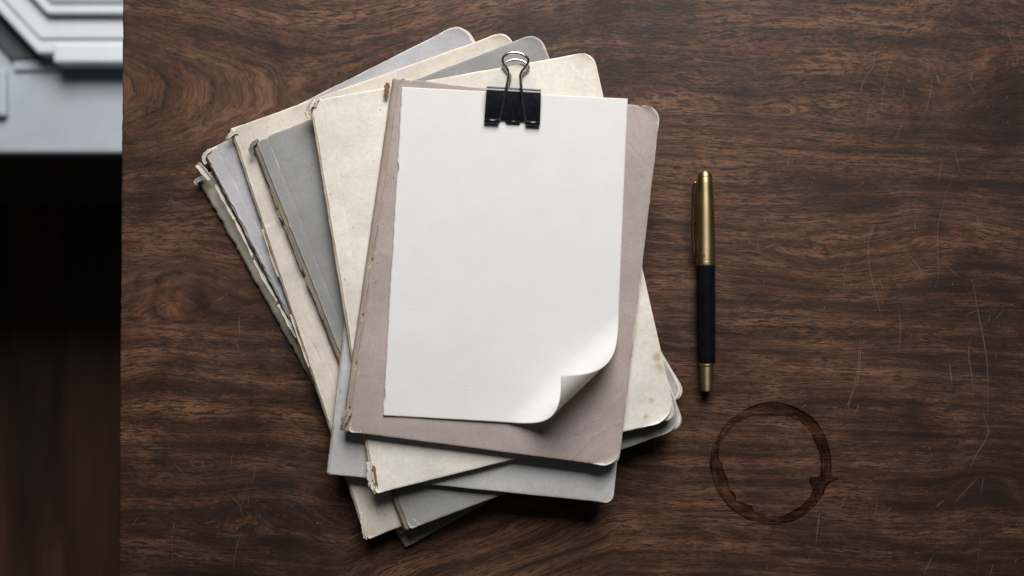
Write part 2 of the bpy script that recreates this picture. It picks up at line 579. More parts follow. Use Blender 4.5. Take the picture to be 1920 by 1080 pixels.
for lx in (-0.20, 0.72):
    for ly in (0.12, -0.30):
        b = Build(); b.box(lx - 0.025 + DX, lx + 0.025 + DX, ly - 0.025, ly + 0.025, 0.0005, TZ - 0.0335)
        bevel(b.build('leg', M_darkpanel, desk), 0.003)


# coffee ring: a thin dried film on the top
def ring_profile(pts):
    a = np.array([math.atan2(y, x) for x, y in pts]) % (2 * math.pi)
    r = np.hypot(*np.array(pts, float).T)
    o = np.argsort(a)
    a, r = a[o], r[o]
    return np.concatenate([a - 2 * math.pi, a, a + 2 * math.pi]), np.tile(r, 3)


outer = [(426, 0), (404, -130), (329, -280), (219, -370), (120, -412), (59, -430), (-10, -432), (-71, -420), (-201, -360), (-321, -260), (-401, -130), (-426, -10), (-411, 100), (-371, 210),
         (-281, 320), (-161, 395), (-60, 428), (9, 438), (90, 424), (159, 405), (259, 345), (349, 250), (399, 155), (430, 128), (489, 110), (450, 98), (424, 88), (426, 50)]
inner = [(347, 0), (340, -70), (299, -150), (259, -240), (159, -310), (90, -322), (19, -325), (-60, -330), (-141, -325), (-241, -270), (-321, -180), (-361, -100), (-366, -50), (-336, 10), (-301, 100),
         (-286, 180), (-241, 220), (-241, 265), (-191, 275), (-131, 300), (-101, 350), (-11, 365), (99, 360), (219, 290), (289, 210), (294, 180), (269, 140), (269, 100), (344, 90), (346, 50)]
oa, orr = ring_profile(outer)
ia, irr = ring_profile(inner)
n_th, n_r = 420, 14
th = np.linspace(0, 2 * math.pi, n_th, endpoint=False)
ro = np.interp(th, oa, orr) + 4 * fbm(th * 14, th * 0, 4, 3)
ri = np.interp(th, ia, irr) + 5 * fbm(th * 12, th * 0 + 3, 6, 3)
vs = []; dens = []; fs = []
zc = 0.00022
for j in range(n_r + 1):
    t = j / n_r
    rr = ri + (ro - ri) * t
    for i in range(n_th):
        q = P(1445.2 + rr[i] * math.cos(th[i]) / 3.725, 867.7 + rr[i] * math.sin(th[i]) / 3.725, zc)
        vs.append((q[0] + DX, q[1], q[2]))
        e = min(t, 1 - t)
        side = 0.95 if t > 0.5 else 0.75
        base = 0.50 + 0.16 * math.sin(th[i] * 1.0 + 0.7) + 0.6 * float(fbm(th[i] * 4.5, t * 2.2, 8, 4))
        edge = side * math.exp(-((e - 0.07) / 0.06) ** 2)
        fade = min(1.0, e / 0.05)
        dens.append(max(0.0, (base + edge * (0.55 + 0.5 * math.sin(th[i] * 3 + 1) ** 2)) * fade))
for j in range(n_r):
    for i in range(n_th):
        i2 = (i + 1) % n_th
        fs.append((j * n_th + i, j * n_th + i2, (j + 1) * n_th + i2, (j + 1) * n_th + i))
n = NT('dried_coffee')
dn = n.attr('dens')
nz = n.noise(n.scale(n.coord(), (120, 420, 1)), 1.0, 4, 0.6)
dn = n.math('MULTIPLY', dn, n.rng(nz, 0.25, 0.7, 0.75, 1.15))
colr = n.mix(n.math('MULTIPLY', dn, 0.76, clamp=True), (1, 1, 1), (0.30, 0.165, 0.085))
tr = n.node('BsdfTransparent', {'Color': colr})
n.t.links.new(tr.outputs[0], n.out.inputs[0])
ring_o = mesh_obj('coffee_ring', vs, fs, n.m, desk, True, {'dens': dens})
ring_o['label'] = 'brown dried coffee ring stain below the pen'

# scratches
SCR = [
    ((1716, 40), (1712, 55), (1700, 70)), ((1677, 82), (1668, 120), (1658, 160), (1653, 195), (1655, 215), (1658, 230)), ((1648, 112), (1620, 150), (1612, 178)),
    ((1640, 180), (1628, 215), (1626, 248)), ((1704, 202), (1690, 235), (1676, 265)), ((1726, 103), (1740, 115), (1750, 125), (1760, 160)), ((1750, 125), (1746, 165), (1740, 195), (1733, 220)),
    ((1812, 152), (1822, 165), (1826, 178)), ((1778, 262), (1792, 290), (1800, 320), (1812, 330)), ((1790, 325), (1775, 360), (1766, 395), (1758, 430), (1758, 480), (1760, 515), (1748, 550)),
    ((1768, 288), (1763, 320), (1758, 345)), ((1648, 406), (1632, 432), (1628, 470), (1632, 510), (1642, 550), (1650, 585), (1652, 605)), ((1704, 478), (1718, 495), (1733, 517)),
    ((1768, 492), (1785, 508), (1800, 520)), ((1683, 570), (1688, 605), (1687, 640), (1685, 660)), ((1809, 590), (1838, 580)), ((1858, 610), (1872, 592), (1882, 580)),
    ((1825, 530), (1832, 575), (1842, 625), (1848, 660), (1852, 700), (1853, 780)), ((1822, 628), (1816, 660), (1822, 705), (1826, 748)), ((1780, 678), (1785, 720)),
    ((1605, 632), (1610, 660), (1608, 690), (1600, 730), (1590, 755), (1584, 770)), ((1613, 635), (1612, 690), (1604, 730)), ((1572, 600), (1590, 598), (1602, 602)), ((1548, 650), (1558, 632), (1565, 650)),
    ((1844, 768), (1845, 780), (1853, 808), (1846, 828), (1832, 850), (1820, 875), (1815, 888)), ((1836, 893), (1815, 915), (1790, 942)), ((1844, 895), (1840, 925)), ((1770, 938), (1754, 950)),
    ((1837, 995), (1838, 1020), (1834, 1045), (1832, 1078)), ((1752, 1040), (1742, 1055), (1732, 1078)), ((1538, 955), (1533, 990), (1530, 1020)), ((1520, 1042), (1510, 1060)), ((1590, 920), (1580, 945), (1575, 955)),
    ((1305, 1020), (1300, 1034)), ((1332, 1030), (1334, 1045)), ((1645, 940), (1642, 965)), ((1588, 760), (1600, 745)), ((1503, 765), (1512, 758)),
    ((312, 860), (326, 868), (336, 880), (348, 892)), ((368, 898), (380, 905), (390, 912)), ((426, 926), (438, 935), (450, 948), (454, 962), (460, 974)), ((458, 930), (456, 940), (450, 950)),
    ((478, 875), (477, 890), (472, 905)), ((322, 985), (322, 1010), (323, 1040), (322, 1070)), ((452, 1000), (444, 1025), (436, 1070)), ((382, 983), (402, 976)), ((466, 928), (466, 945)), ((455, 850), (460, 856)),
    ((416, 690), (419, 700)), ((448, 590), (449, 632)), ((310, 490), (345, 490)), ((346, 480), (347, 490)), ((400, 565), (415, 560), (422, 552)), ((1476, 312), (1480, 295)), ((1640, 420), (1630, 450)),
    ((1484, 308), (1488, 296)), ((1830, 430), (1842, 415)), ((1430, 468), (1455, 455)), ((1700, 150), (1708, 152)), ((1890, 60), (1900, 92)), ((1756, 140), (1762, 155)), ((630, 690), (640, 686))]
rnd = random.Random(7)
for _ in range(70):
    x = rnd.choice([rnd.uniform(1300, 1910), rnd.uniform(1560, 1910), rnd.uniform(240, 620)])
    y = rnd.uniform(30, 1070) if x > 1300 else rnd.uniform(430, 1070)
    a = rnd.uniform(-0.5, 0.5) + math.pi / 2 + rnd.choice([0, 0, 0.35])
    L = rnd.uniform(3, 24)
    SCR.append(((x, y), (x + math.cos(a) * L / 2 + rnd.uniform(-1.5, 1.5), y + math.sin(a) * L / 2), (x + math.cos(a) * L + rnd.uniform(-3, 3), y + math.sin(a) * L)))
sv = []; sf = []; sden = []


def hidden(x, y):
    return 430 < x < 1230 and 60 < y < 930 and not (x < 640 and y > 700 and x < 240 + 0.5 * y)


for s in SCR:
    pts = catmull([(x, y) for x, y in s], 6)
    m = len(pts)
    wd = rnd.uniform(0.55, 1.0) if len(s) > 2 else rnd.uniform(0.7, 1.4)
    strength = rnd.uniform(0.45, 0.9)
    b0 = len(sv)
    for i, p in enumerate(pts):
        q0 = pts[max(0, i - 1)]; q1 = pts[min(m - 1, i + 1)]
        t = np.array(q1) - np.array(q0); t = t / (np.linalg.norm(t) + 1e-9)
        nrm = np.array([-t[1], t[0]])
        tt = i / (m - 1)
        w = wd * (0.35 + 0.65 * math.sin(math.pi * min(1, max(0, tt * 0.9 + 0.05))))
        for sgn in (-1, 0, 1):
            q = P(*(np.array(p) + nrm * sgn * w), 0.00016)
            sv.append((q[0] + DX, q[1], q[2]))
            sden.append((1.0 if sgn == 0 else 0.25) * strength * (0.55 + 0.45 * rnd.random()) * (0.4 + 0.6 * math.sin(math.pi * min(0.97, max(0.03, tt)))))
    for i in range(m - 1):
        for k_ in (0, 1):
            a = b0 + i * 3 + k_
            sf.append((a, a + 1, a + 4, a + 3))
for _ in range(60):                                   # nicks and specks
    x = rnd.choice([rnd.uniform(1300, 1910), rnd.uniform(240, 600)]); y = rnd.uniform(20, 1070)
    if x < 620 and y < 420: continue
    r = rnd.uniform(0.7, 1.9); b0 = len(sv)
    for k_ in range(7):
        q = P(x + r * rnd.uniform(0.6, 1.3) * math.cos(k_ * 0.9), y + r * rnd.uniform(0.5, 1.0) * math.sin(k_ * 0.9), 0.00018)
        sv.append((q[0] + DX, q[1], q[2])); sden.append(rnd.uniform(0.3, 0.9))
    sf.append(tuple(range(b0, b0 + 7)))
n = NT('bare_scratched_wood')
dif = n.node('BsdfDiffuse', {'Color': (0.36, 0.26, 0.20, 1)})
tr = n.node('BsdfTransparent')
mx = n.node('MixShader')
n.put(mx.inputs[0], n.math('MULTIPLY', n.attr('dens'), 0.52, clamp=True))
n.t.links.new(tr.outputs[0], mx.inputs[1]); n.t.links.new(dif.outputs[0], mx.inputs[2])
n.t.links.new(mx.outputs[0], n.out.inputs[0])
scr = mesh_obj('scratches', sv, sf, n.m, desk, True, {'dens': sden})
scr['kind'] = 'stuff'


# ------------------------------------------------------------------ notebooks
class Notebook:
    """a soft-cover notebook; quad = spine-top, fore-top, fore-bottom, spine-bottom pixels of its front cover"""

    def __init__(self, label, quad, z0, T, mats, spine_w=4.0, jag=0.3, rc=(9, 9), hinge=8.5, seed=1, ears=(), creases=(), stains=(), back_grow=0.4, wear=1.0, rs=2.4, sjag=0.3, prc=None, pj=1.0):
        self.prc = prc or rc
        self.pj = pj
        self.z0, self.T, self.seed = z0, T, seed
        zt = z0 + T
        c = [P(x, y, zt)[:2] for x, y in quad]
        cen = sum(c) / 4
        top = c[1] - c[0]
        self.ang = math.atan2(top[1], top[0])
        self.root = empty('notebook', (cen[0], cen[1], TZ + z0), self.ang)
        tag(self.root, label, 'notebook', 'worn notebooks in the fanned stack')
        ca, sa = math.cos(-self.ang), math.sin(-self.ang)
        self.rot = np.array([[ca, -sa], [sa, ca]])
        self.cen = cen
        self.q = [self.rot @ (p - cen) for p in c]
        self.W = 500 * (np.linalg.norm(c[1] - c[0]) + np.linalg.norm(c[2] - c[3]))
        self.H = 500 * (np.linalg.norm(c[3] - c[0]) + np.linalg.norm(c[2] - c[1]))
        self.mats = mats
        self.quad_px = quad
        self.spine_w, self.jag, self.rc, self.hinge, self.rs, self.sjag = spine_w, jag, rc, hinge, rs, sjag
        self.ears, self.wear = ears, wear
        self.creases = [([self.nom(*p) for p in pl], d, s, w) for pl, d, s, w in creases]
        self.stains = [(*self.nom(x, y), r * MMPX, a) for x, y, r, a in stains]
        self.front(); self.spine(); self.pages(); self.back(back_grow)

    def local(self, px, py, z):
        p = P(px, py, z)
        q = self.rot @ (p[:2] - self.cen)
        return np.array([q[0], q[1], z - self.z0])

    def nom(self, px, py):
        """pixel -> nominal millimetres (x from the spine, y from the top)"""
        p = self.local(px, py, self.z0 + self.T)[:2]
        s, t = 0.5, 0.5
        a, b, c, d = self.q
        for _ in range(12):
            f = a * (1 - s) * (1 - t) + b * s * (1 - t) + c * s * t + d * (1 - s) * t - p
            ds = (b - a) * (1 - t) + (c - d) * t
            dt = (d - a) * (1 - s) + (c - b) * s
            J = np.array([ds, dt]).T
            st = np.linalg.solve(J, f)
            s -= st[0]; t -= st[1]
        return np.array([s * self.W, t * self.H])

    def xy(self, x, y):
        s = (x / self.W)[..., None]; t = (y / self.H)[..., None]
        a, b, c, d = self.q
        return a * (1 - s) * (1 - t) + b * s * (1 - t) + c * s * t + d * (1 - s) * t

    def front(self):
        W, H, T, sd = self.W, self.H, self.T * 1000, self.seed
        nx, ny = 150, 190
        u = np.linspace(0, 1, nx); v = np.linspace(0, 1, ny)
        u = 0.35 * u + 0.65 * (0.5 - 0.5 * np.cos(math.pi * u))
        v = 0.35 * v + 0.65 * (0.5 - 0.5 * np.cos(math.pi * v))
        x, y = np.meshgrid(self.spine_w + (W - self.spine_w) * u, H * v)
        x0 = x.copy(); y0 = y.copy()
        rt, rb = self.rc
        inset = np.zeros_like(x)
        m = y0 < rt; inset[m] = (rt - np.sqrt(np.maximum(rt * rt - (rt - y0[m]) ** 2, 0)))
        m = y0 > H - rb; inset[m] = (rb - np.sqrt(np.maximum(rb * rb - (rb - (H - y0[m])) ** 2, 0)))
        wr = np.clip((x0 - (W - 3 * max(rt, rb))) / (3 * max(rt, rb)), 0, 1)
        x = x - inset * wr
        rl = 2.2
        insl = np.zeros_like(x)
        for ym in (y0, H - y0):
            mm = ym < rl; insl[mm] = rl - np.sqrt(np.maximum(rl * rl - (rl - ym[mm]) ** 2, 0))
        x = x + insl * np.clip(1 - (x0 - self.spine_w) / 8, 0, 1)
        # uneven edges
        e1 = self.jag * (0.6 * fbm(y0 / 9, y0 * 0, sd + 1, 4) + 0.9 * np.minimum(0, fbm(y0 / 5, y0 * 0, sd + 2, 3) + 0.25))
        x = x + e1 * np.clip(1 - (W - x0) / 4, 0, 1)
        e2 = self.jag * (0.6 * fbm(x0 / 9, x0 * 0, sd + 3, 4) - 0.9 * np.minimum(0, fbm(x0 / 5, x0 * 0, sd + 4, 3) + 0.2))
        y = y + e2 * np.clip(1 - y0 / 4, 0, 1)
        e3 = self.jag * (0.6 * fbm(x0 / 9, x0 * 0, sd + 5, 4) + 0.9 * np.minimum(0, fbm(x0 / 5, x0 * 0, sd + 6, 3) + 0.2))
        y = y + e3 * np.clip(1 - (H - y0) / 4, 0, 1)
        e4 = self.sjag * (0.7 * fbm(y0 / 4, y0 * 0, sd + 7, 4) + 1.5 * np.maximum(0, fbm(y0 / 14, y0 * 0, sd + 8, 4) - 0.15))
        x = x + e4 * np.clip(1 - (x0 - self.spine_w) / 4, 0, 1)
        # relief
        dl, dr, dt, db = x0 - self.spine_w, W - x0, y0, H - y0
        de = np.minimum(np.minimum(dr, dt), db)
        z = np.full_like(x, T)
        z += 0.14 * fbm(x0 / 45, y0 / 45, sd + 9, 3) + 0.05 * fbm(x0 / 8, y0 / 8, sd + 19, 3)
        z -= 0.28 * np.clip(1 - de / 1.3, 0, 1) ** 2
        z += 0.16 * np.clip(1 - dl / 1.2, 0, 1)
        hx = self.hinge + 0.35 * fbm(y0 / 30, y0 * 0, sd + 10, 3)
        gh = np.exp(-((x0 - hx) / 0.55) ** 2)
        z -= 0.13 * gh
        wearv = 0.85 * np.exp(-de / 0.7) * (0.7 + 0.7 * fbm(x0 / 10, y0 / 10, sd + 11, 3)) + 0.42 * gh * (0.85 + 0.9 * fbm(y0 / 15, x0 * 0, sd + 12, 3))
        wearv += 0.55 * np.exp(-dl / 0.5) * (0.7 + 0.9 * fbm(y0 / 8, y0 * 0, sd + 15, 3))
        grime = 0.55 * np.exp(-de / 2.6) * np.clip(0.4 + fbm(x0 / 18, y0 / 18, sd + 13, 3), 0, 1)
        grime += 0.28 * np.exp(-dl / 4.0) * np.clip(0.5 + fbm(x0 / 12, y0 / 12, sd + 14, 3), 0, 1)
        for (cx, cy, r, a) in self.stains:
            rr = np.hypot(x0 - cx, y0 - cy) / r + 0.6 * fbm(x0 / 4, y0 / 4, sd + 16, 3)
            grime += a * np.clip(1.3 - rr, 0, 1)
        for (cid, size, lift) in self.ears:
            ax = dl if cid[1] == 'l' else dr
            ay = dt if cid[0] == 't' else db
            d = (size - (ax + ay) - 0.9 * fbm(x0 / 5, y0 / 5, sd + 17, 2)) / size
            dpos = np.clip(d, 0, 1)
            z += lift * dpos ** 1.5
            wearv += 0.6 * np.exp(-(np.abs(d) * size / 0.5)) * (ax + ay < size * 1.4) * 0.8 + 0.45 * np.clip(dpos * 1.5, 0, 1)
        for (pl, depth, sig, w) in self.creases:
            best = np.full_like(x, 1e9)
            for a, b_ in zip(pl[:-1], pl[1:]):
                ab = b_ - a
                t = np.clip(((x0 - a[0]) * ab[0] + (y0 - a[1]) * ab[1]) / (ab @ ab), 0, 1)
                best = np.minimum(best, np.hypot(x0 - a[0] - t * ab[0], y0 - a[1] - t * ab[1]))
            best = best + 0.35 * fbm(x0 / 3, y0 / 3, sd + 18, 2)
            g = np.exp(-(best / sig) ** 2)
            z += depth * g
            wearv += w * g
        wearv *= self.wear
        xy = self.xy(x, y)
        top = np.concatenate([xy, z[..., None] / 1000], -1).reshape(-1, 3)
        bot = top.copy(); bot[:, 2] -= 0.00055
        idx = np.arange(nx * ny).reshape(ny, nx)
        f1 = np.stack([idx[:-1, :-1], idx[1:, :-1], idx[1:, 1:], idx[:-1, 1:]], -1).reshape(-1, 4)
        f2 = f1[:, ::-1] + nx * ny
        ring = list(idx[0, :]) + list(idx[1:, -1]) + list(idx[-1, -2::-1]) + list(idx[-2:0:-1, 0])
        k_ = nx * ny; m = len(ring)
        fs = f1.tolist() + f2.tolist() + [(ring[i], ring[(i + 1) % m], ring[(i + 1) % m] + k_, ring[i] + k_) for i in range(m)]
        at = {'wear': np.tile(wearv.ravel(), 2), 'grime': np.tile(np.clip(grime, 0, 1).ravel(), 2)}
        mesh_obj('front_cover', np.vstack([top, bot]), fs, self.mats[0], self.root, True, at)

    def spine(self):
        H, T, sd, sw, rs = self.H, self.T * 1000, self.seed, self.spine_w, self.rs
        ny = 170
        prof = []
        for k_ in range(10):
            a = math.pi / 2 * k_ / 9
            prof.append((rs * (1 - math.sin(a)) if False else rs - rs * math.cos(math.pi / 2 - a), (T - 0.55 - 0.15) * (math.sin(math.pi / 2 - a)) + 0.15))
        prof = prof[::-1]                                   # from outer bottom to top inside
        prof = [(x, z) for x, z in prof] + [(rs + (sw + 1.2 - rs) * t, T - 0.55) for t in (0.25, 0.5, 0.75, 1.0)]
        prof = sorted(prof, key=lambda q: q[0])
        y = np.linspace(0.0, H, ny)
        x = np.array([p[0] for p in prof]); zz = np.array([p[1] for p in prof])
        X, Y = np.meshgrid(x, y)
        Z = np.tile(zz, (ny, 1))
        jg = self.sjag * (0.75 * fbm(Y / 4, X * 0, sd + 40, 4) + 1.6 * np.maximum(0, fbm(Y / 6, X * 0, sd + 41, 4) - 0.3))
        X2 = X + jg * np.clip(1 - X / (rs + 1), 0, 1)
        end = self.sjag * 1.2 * fbm(X * 0.9, Y * 0, sd + 42, 3)
        Y2 = Y + np.where(Y < 3, end * (1 - Y / 3), 0) + np.where(Y > H - 3, end * (1 - (H - Y) / 3), 0)
        Z2 = Z + 0.16 * fbm(X / 2, Y / 6, sd + 43, 3)
        xy = self.xy(X2, Y2)
        vs = np.concatenate([xy, Z2[..., None] / 1000], -1).reshape(-1, 3)
        nx = len(x)
        idx = np.arange(nx * ny).reshape(ny, nx)
        fs = np.stack([idx[:-1, :-1], idx[1:, :-1], idx[1:, 1:], idx[:-1, 1:]], -1).reshape(-1, 4).tolist()
        wear = 0.25 * np.exp(-X / 0.9) * (0.8 + fbm(Y / 6, X, sd + 44, 3)) + 0.3 * np.clip(fbm(Y / 10, X / 3, sd + 45, 3), 0, 1)
        wear += 0.6 * np.exp(-np.minimum(Y, H - Y) / 2.0)
        grime = np.clip(0.40 + 0.9 * fbm(Y / 9, X / 2, sd + 46, 4) + 0.12 * np.exp(-np.abs(X - sw) / 0.7), 0, 1)
        o = mesh_obj('spine', vs, fs, self.mats[1], self.root, True, {'wear': wear.ravel(), 'grime': grime.ravel()})
        m = o.modifiers.new('thick', 'SOLIDIFY'); m.thickness = 0.0004; m.offset = -1

    def outline(self, g, rt, rb, dx=0.0, dy=0.0, left=1.5):
        W, H = self.W, self.H
        pts = []
        x1, y0, y1 = W + g, -g, H + g
        for k_ in range(8):
            a = math.pi / 2 * k_ / 7
            pts.append((x1 - rt + rt * math.sin(a), y0 + rt - rt * math.cos(a)))
        for k_ in range(8):
            a = math.pi / 2 * k_ / 7
            pts.append((x1 - rb + rb * math.cos(a), y1 - rb + rb * math.sin(a)))
        pts += [(left, y1), (left, y0)]
        p = np.array(pts) + np.array([dx, dy])
        return self.xy(p[:, 0], p[:, 1])

    def pages(self):
        r = random.Random(self.seed)
        b = Build()
        n_s = 9
        za, zb = 0.0007, self.T - 0.0009
        for k_ in range(n_s):
            t0 = za + (zb - za) * k_ / n_s; t1 = za + (zb - za) * (k_ + 0.86) / n_s
            g = -0.9 + 0.5 * r.random() + 0.55 * (1 - k_ / n_s)
            p = self.outline(g, self.prc[0] * r.uniform(0.9, 1.05), self.prc[1] * r.uniform(0.9, 1.05), r.uniform(-0.3, 0.75) * self.pj, r.uniform(-0.3, 0.4) * self.pj, self.rs + 0.6)
            b.prism([tuple(q) for q in p], t0, t1)
        b.build('page_block', M_pages, self.root)

    def back(self, grow):
        b = Build()
        p = self.outline(grow, *self.prc)
        b.prism([tuple(q) for q in p], 0.00005, 0.0006)
        o = b.build('back_cover', self.mats[0], self.root)

    def flap(self, pts, width, name='torn_flap', mat=None, curl=0.5, seed=0, rag=0.35):
        """torn strip of covering paper: pts = (px, py, height above this notebook's top in mm), width in mm"""
        r = random.Random(seed + self.seed * 7)
        path = catmull([tuple(self.local(x, y, self.z0 + self.T + h / 1000)) for x, y, h in pts], 7)
        m = len(path)
        vs = []; fs = []; K = 6
        for i, p in enumerate(path):
            t = path[min(i + 1, m - 1)] - path[max(0, i - 1)]
            t = t / (np.linalg.norm(t) + 1e-9)
            side = np.array([-t[1], t[0], 0.0]); side /= (np.linalg.norm(side) + 1e-9)
            tt = i / (m - 1)
            w = width * (0.55 + 0.45 * math.sin(math.pi * (0.15 + 0.7 * tt))) / 1000
            w *= 1 + rag * 0.7 * math.sin(i * 1.1 + seed) * math.sin(i * 0.43 + 2 * seed)
            for k_ in range(K):
                c = k_ / (K - 1) - 0.5
                z = curl * (4 * c * c - 0.4) * width / 1000 * 0.5
                q = p + side * c * w + np.array([0, 0, z])
                q = q + t * (0.0006 * rag * r.uniform(-1, 1) * (1 if i in (0, m - 1) else 0.05))
                vs.append(q)
        for i in range(m - 1):
            for k_ in range(K - 1):
                a = i * K + k_
                fs.append((a, a + 1, a + K + 1, a + K))
        wear = [(0.45 if k_ in (0, K - 1) else 0.1) for i in range(m) for k_ in range(K)]
        o = mesh_obj(name, vs, fs, mat or self.mats[1], self.root, True, {'wear': wear, 'grime': [0.15 * r.random() for _ in wear]})
        s = o.modifiers.new('thick', 'SOLIDIFY'); s.thickness = 0.00028; s.offset = 0
        return o


def pair(name, base, worn, spine, sworn, seed, **kw):
    return (cover_mat(name + '_cover', base, worn, seed, **kw), cover_mat(name + '_spine', spine, sworn, seed + 0.5, speck=0.8, gamt=0.4, mottle=0.18))


LIGHT = (0.66, 0.62, 0.55)
m_olive = pair('olive', (0.26, 0.25, 0.20), (0.46, 0.43, 0.36), (0.28, 0.27, 0.232), (0.42, 0.40, 0.35), 1)
m_lilac = pair('lilac', (0.41, 0.406, 0.420), (0.66, 0.63, 0.58), (0.52, 0.50, 0.48), (0.72, 0.69, 0.64), 2, gamt=0.10)
m_beige = pair('beige', (0.61, 0.55, 0.475), (0.74, 0.68, 0.58), (0.54, 0.465, 0.375), (0.68, 0.61, 0.52), 3, gamt=0.16)
m_grey = pair('grey', (0.268, 0.268, 0.258), (0.46, 0.45, 0.42), (0.17, 0.15, 0.125), (0.34, 0.31, 0.27), 4, gamt=0.12, mottle=0.12)
m_pale = pair('pale', (0.49, 0.49, 0.488), (0.66, 0.63, 0.59), (0.51, 0.512, 0.515), (0.62, 0.58, 0.53), 5, gamt=0.10)
m_cream = pair('cream', (0.69, 0.645, 0.57), (0.80, 0.75, 0.66), (0.54, 0.465, 0.37), (0.70, 0.63, 0.53), 6, gamt=0.16, grime=(0.40, 0.29, 0.175))
m_mauve = pair('mauve', (0.375, 0.315, 0.295), (0.60, 0.55, 0.49), (0.36, 0.30, 0.265), (0.52, 0.45, 0.40), 7, gamt=0.12, mottle=0.12)
M_torn = cover_mat('torn_paper', (0.56, 0.52, 0.46), (0.74, 0.71, 0.66), 9)
M_glue = cover_mat('old_glue', (0.20, 0.115, 0.05), (0.36, 0.24, 0.12), 10)

TH = [4.5, 5.0, 5.0, 4.6, 4.6, 5.0, 5.6]
Z0 = [0.0003]
for t in TH:
    Z0.append(Z0[-1] + (t + 0.25) / 1000)
mm = lambda i: (Z0[i], TH[i] / 1000)

n7 = Notebook('olive grey notebook at the very bottom of the stack, mostly hidden', [(366, 336), (846, 86), (1262, 747), (757, 1029)], *mm(0), m_olive, spine_w=15.0, sjag=0.9, rc=(8, 6), seed=11, rs=3.6, ears=(('tl', 6, 0.6),))
n6 = Notebook('lilac grey notebook with ragged white spine edge, second from the bottom', [(378, 287), (866, 42), (1285, 742), (746, 1001)], *mm(1), m_lilac, pj=2.2, spine_w=2.2, sjag=1.0, rc=(9, 9), seed=12, rs=1.8, hinge=10.5,
              ears=(('tr', 13, 0.9), ('br', 12, 0.7), ('tl', 7, 0.7)), creases=((((843, 80), (868, 84), (884, 78)), 0.15, 0.5, 0.3), (((560, 640), (575, 655)), 0.3, 0.5, 0.6)), stains=((1265, 705, 14, 0.6),), wear=1.1)
n5 = Notebook('peach beige notebook with torn spine cracks, third from the bottom', [(428, 243), (953, 56), (1218, 810), (683, 1014)], *mm(2), m_beige, spine_w=2.5, sjag=0.5, rc=(9, 9), seed=13, rs=2.2, hinge=13.0,
              ears=(('tr', 12, 0.8), ('tl', 8, 0.5), ('bl', 9, 0.5)), creases=((((480, 428), (492, 424), (505, 418)), -0.35, 0.6, 0.2), (((555, 620), (570, 623), (582, 616)), -0.4, 0.6, 0.4), (((582, 640), (592, 655), (598, 672)), -0.45, 0.5, -0.2)),
              stains=((945, 72, 20, 0.35), (688, 1000, 16, 0.4)))
n4 = Notebook('grey green clothbound notebook with dark frayed spine, middle of the stack', [(468, 268), (1010, 60), (1283, 800), (757, 997)], *mm(3), m_grey, pj=1.6, spine_w=4.2, sjag=0.55, rc=(9, 13), prc=(9, 7.5), seed=14, rs=2.4, hinge=11.5,
              ears=(('tr', 11, 0.8), ('br', 13, 1.0), ('bl', 10, 0.6), ('tl', 7, 0.5)), creases=((((518, 300), (560, 400), (620, 560)), -0.12, 0.4, 0.30), (((525, 400), (545, 425)), 0.2, 0.5, 0.5), (((765, 960), (785, 985), (805, 990)), 0.1, 0.4, 0.5)),
              stains=((562, 355, 3, 0.8), (540, 333, 3, 0.6), (810, 948, 4, 0.7)), wear=1.0)
n3 = Notebook('pale blue grey notebook with smooth spine, third from the top', [(692, 190), (1216, 246), (1149, 944), (610, 889)], *mm(4), m_pale, spine_w=2.2, sjag=0.25, rc=(5, 5), seed=15, rs=1.8, hinge=10.0,
              ears=(('br', 7, 0.5),), stains=((635, 735, 6, 0.6), (1140, 936, 10, 0.5)), jag=0.25)
n2 = Notebook('large cream notebook with frayed spine and stained corner, second from the top', [(577, 190), (1112, 96), (1268, 786), (697, 928)], *mm(5), m_cream, spine_w=2.4, sjag=0.4, rc=(9, 14), prc=(9, 6), seed=16, rs=1.6, hinge=12.0,
              ears=(('tr', 10, 0.9), ('br', 15, 1.6), ('tl', 6, 0.8), ('bl', 8, 0.4)),
              creases=((((604, 200), (625, 305), (637, 400)), -0.12, 0.4, -0.1), (((1240, 640), (1225, 720), (1212, 790)), 0.12, 0.5, -0.2), (((1066, 118), (1100, 160), (1128, 178)), 0.12, 0.5, 0.0), (((600, 330), (608, 380)), 0.1, 0.5, 0.2)),
              stains=((1232, 668, 9, 0.9), (1238, 692, 10, 0.8), (1222, 752, 5, 0.8), (1214, 780, 4, 0.7), (678, 372, 2, 0.9), (652, 330, 5, 0.3), (1095, 118, 14, 0.25)))
n1 = Notebook('mauve grey notebook on top of the stack, directly under the white sheet', [(734, 145), (1239, 202), (1160, 876), (638, 808)], *mm(6), m_mauve, spine_w=5.2, sjag=0.35, rc=(9, 11), prc=(8, 6.5), seed=17, rs=2.6, hinge=12.5,
              ears=(('tr', 11, 1.4), ('br', 10, 1.6), ('tl', 5, 0.9), ('bl', 6, 0.6)),
              creases=((((1176, 268), (1195, 290), (1212, 310), (1222, 318)), -0.22, 0.5, 0.35), (((1072, 862), (1110, 820), (1150, 795), (1168, 790)), 0.24, 0.6, 0.12), (((1078, 812), (1130, 780), (1160, 745)), 0.16, 0.6, 0.08),
                       (((700, 478), (712, 473), (728, 480)), 0.35, 0.8, 0.25), (((700, 478), (694, 500), (690, 520)), -0.35, 0.6, 0.0), (((690, 560), (712, 566), (730, 560)), -0.10, 0.7, 0.1), (((668, 700), (692, 704), (704, 690)), 0.12, 0.6, 0.2),
                       (((1195, 560), (1188, 590), (1184, 640)), -0.25, 0.6, 0.12), (((770, 830), (800, 836), (822, 840)), 0.2, 0.9, 0.35)),
              stains=((716, 396, 6, 0.8), (690, 600, 24, 0.25), (1115, 774, 2, 0.9), (728, 806, 2, 0.8), (774, 806, 2, 0.8), (640, 690, 20, 0.3)))

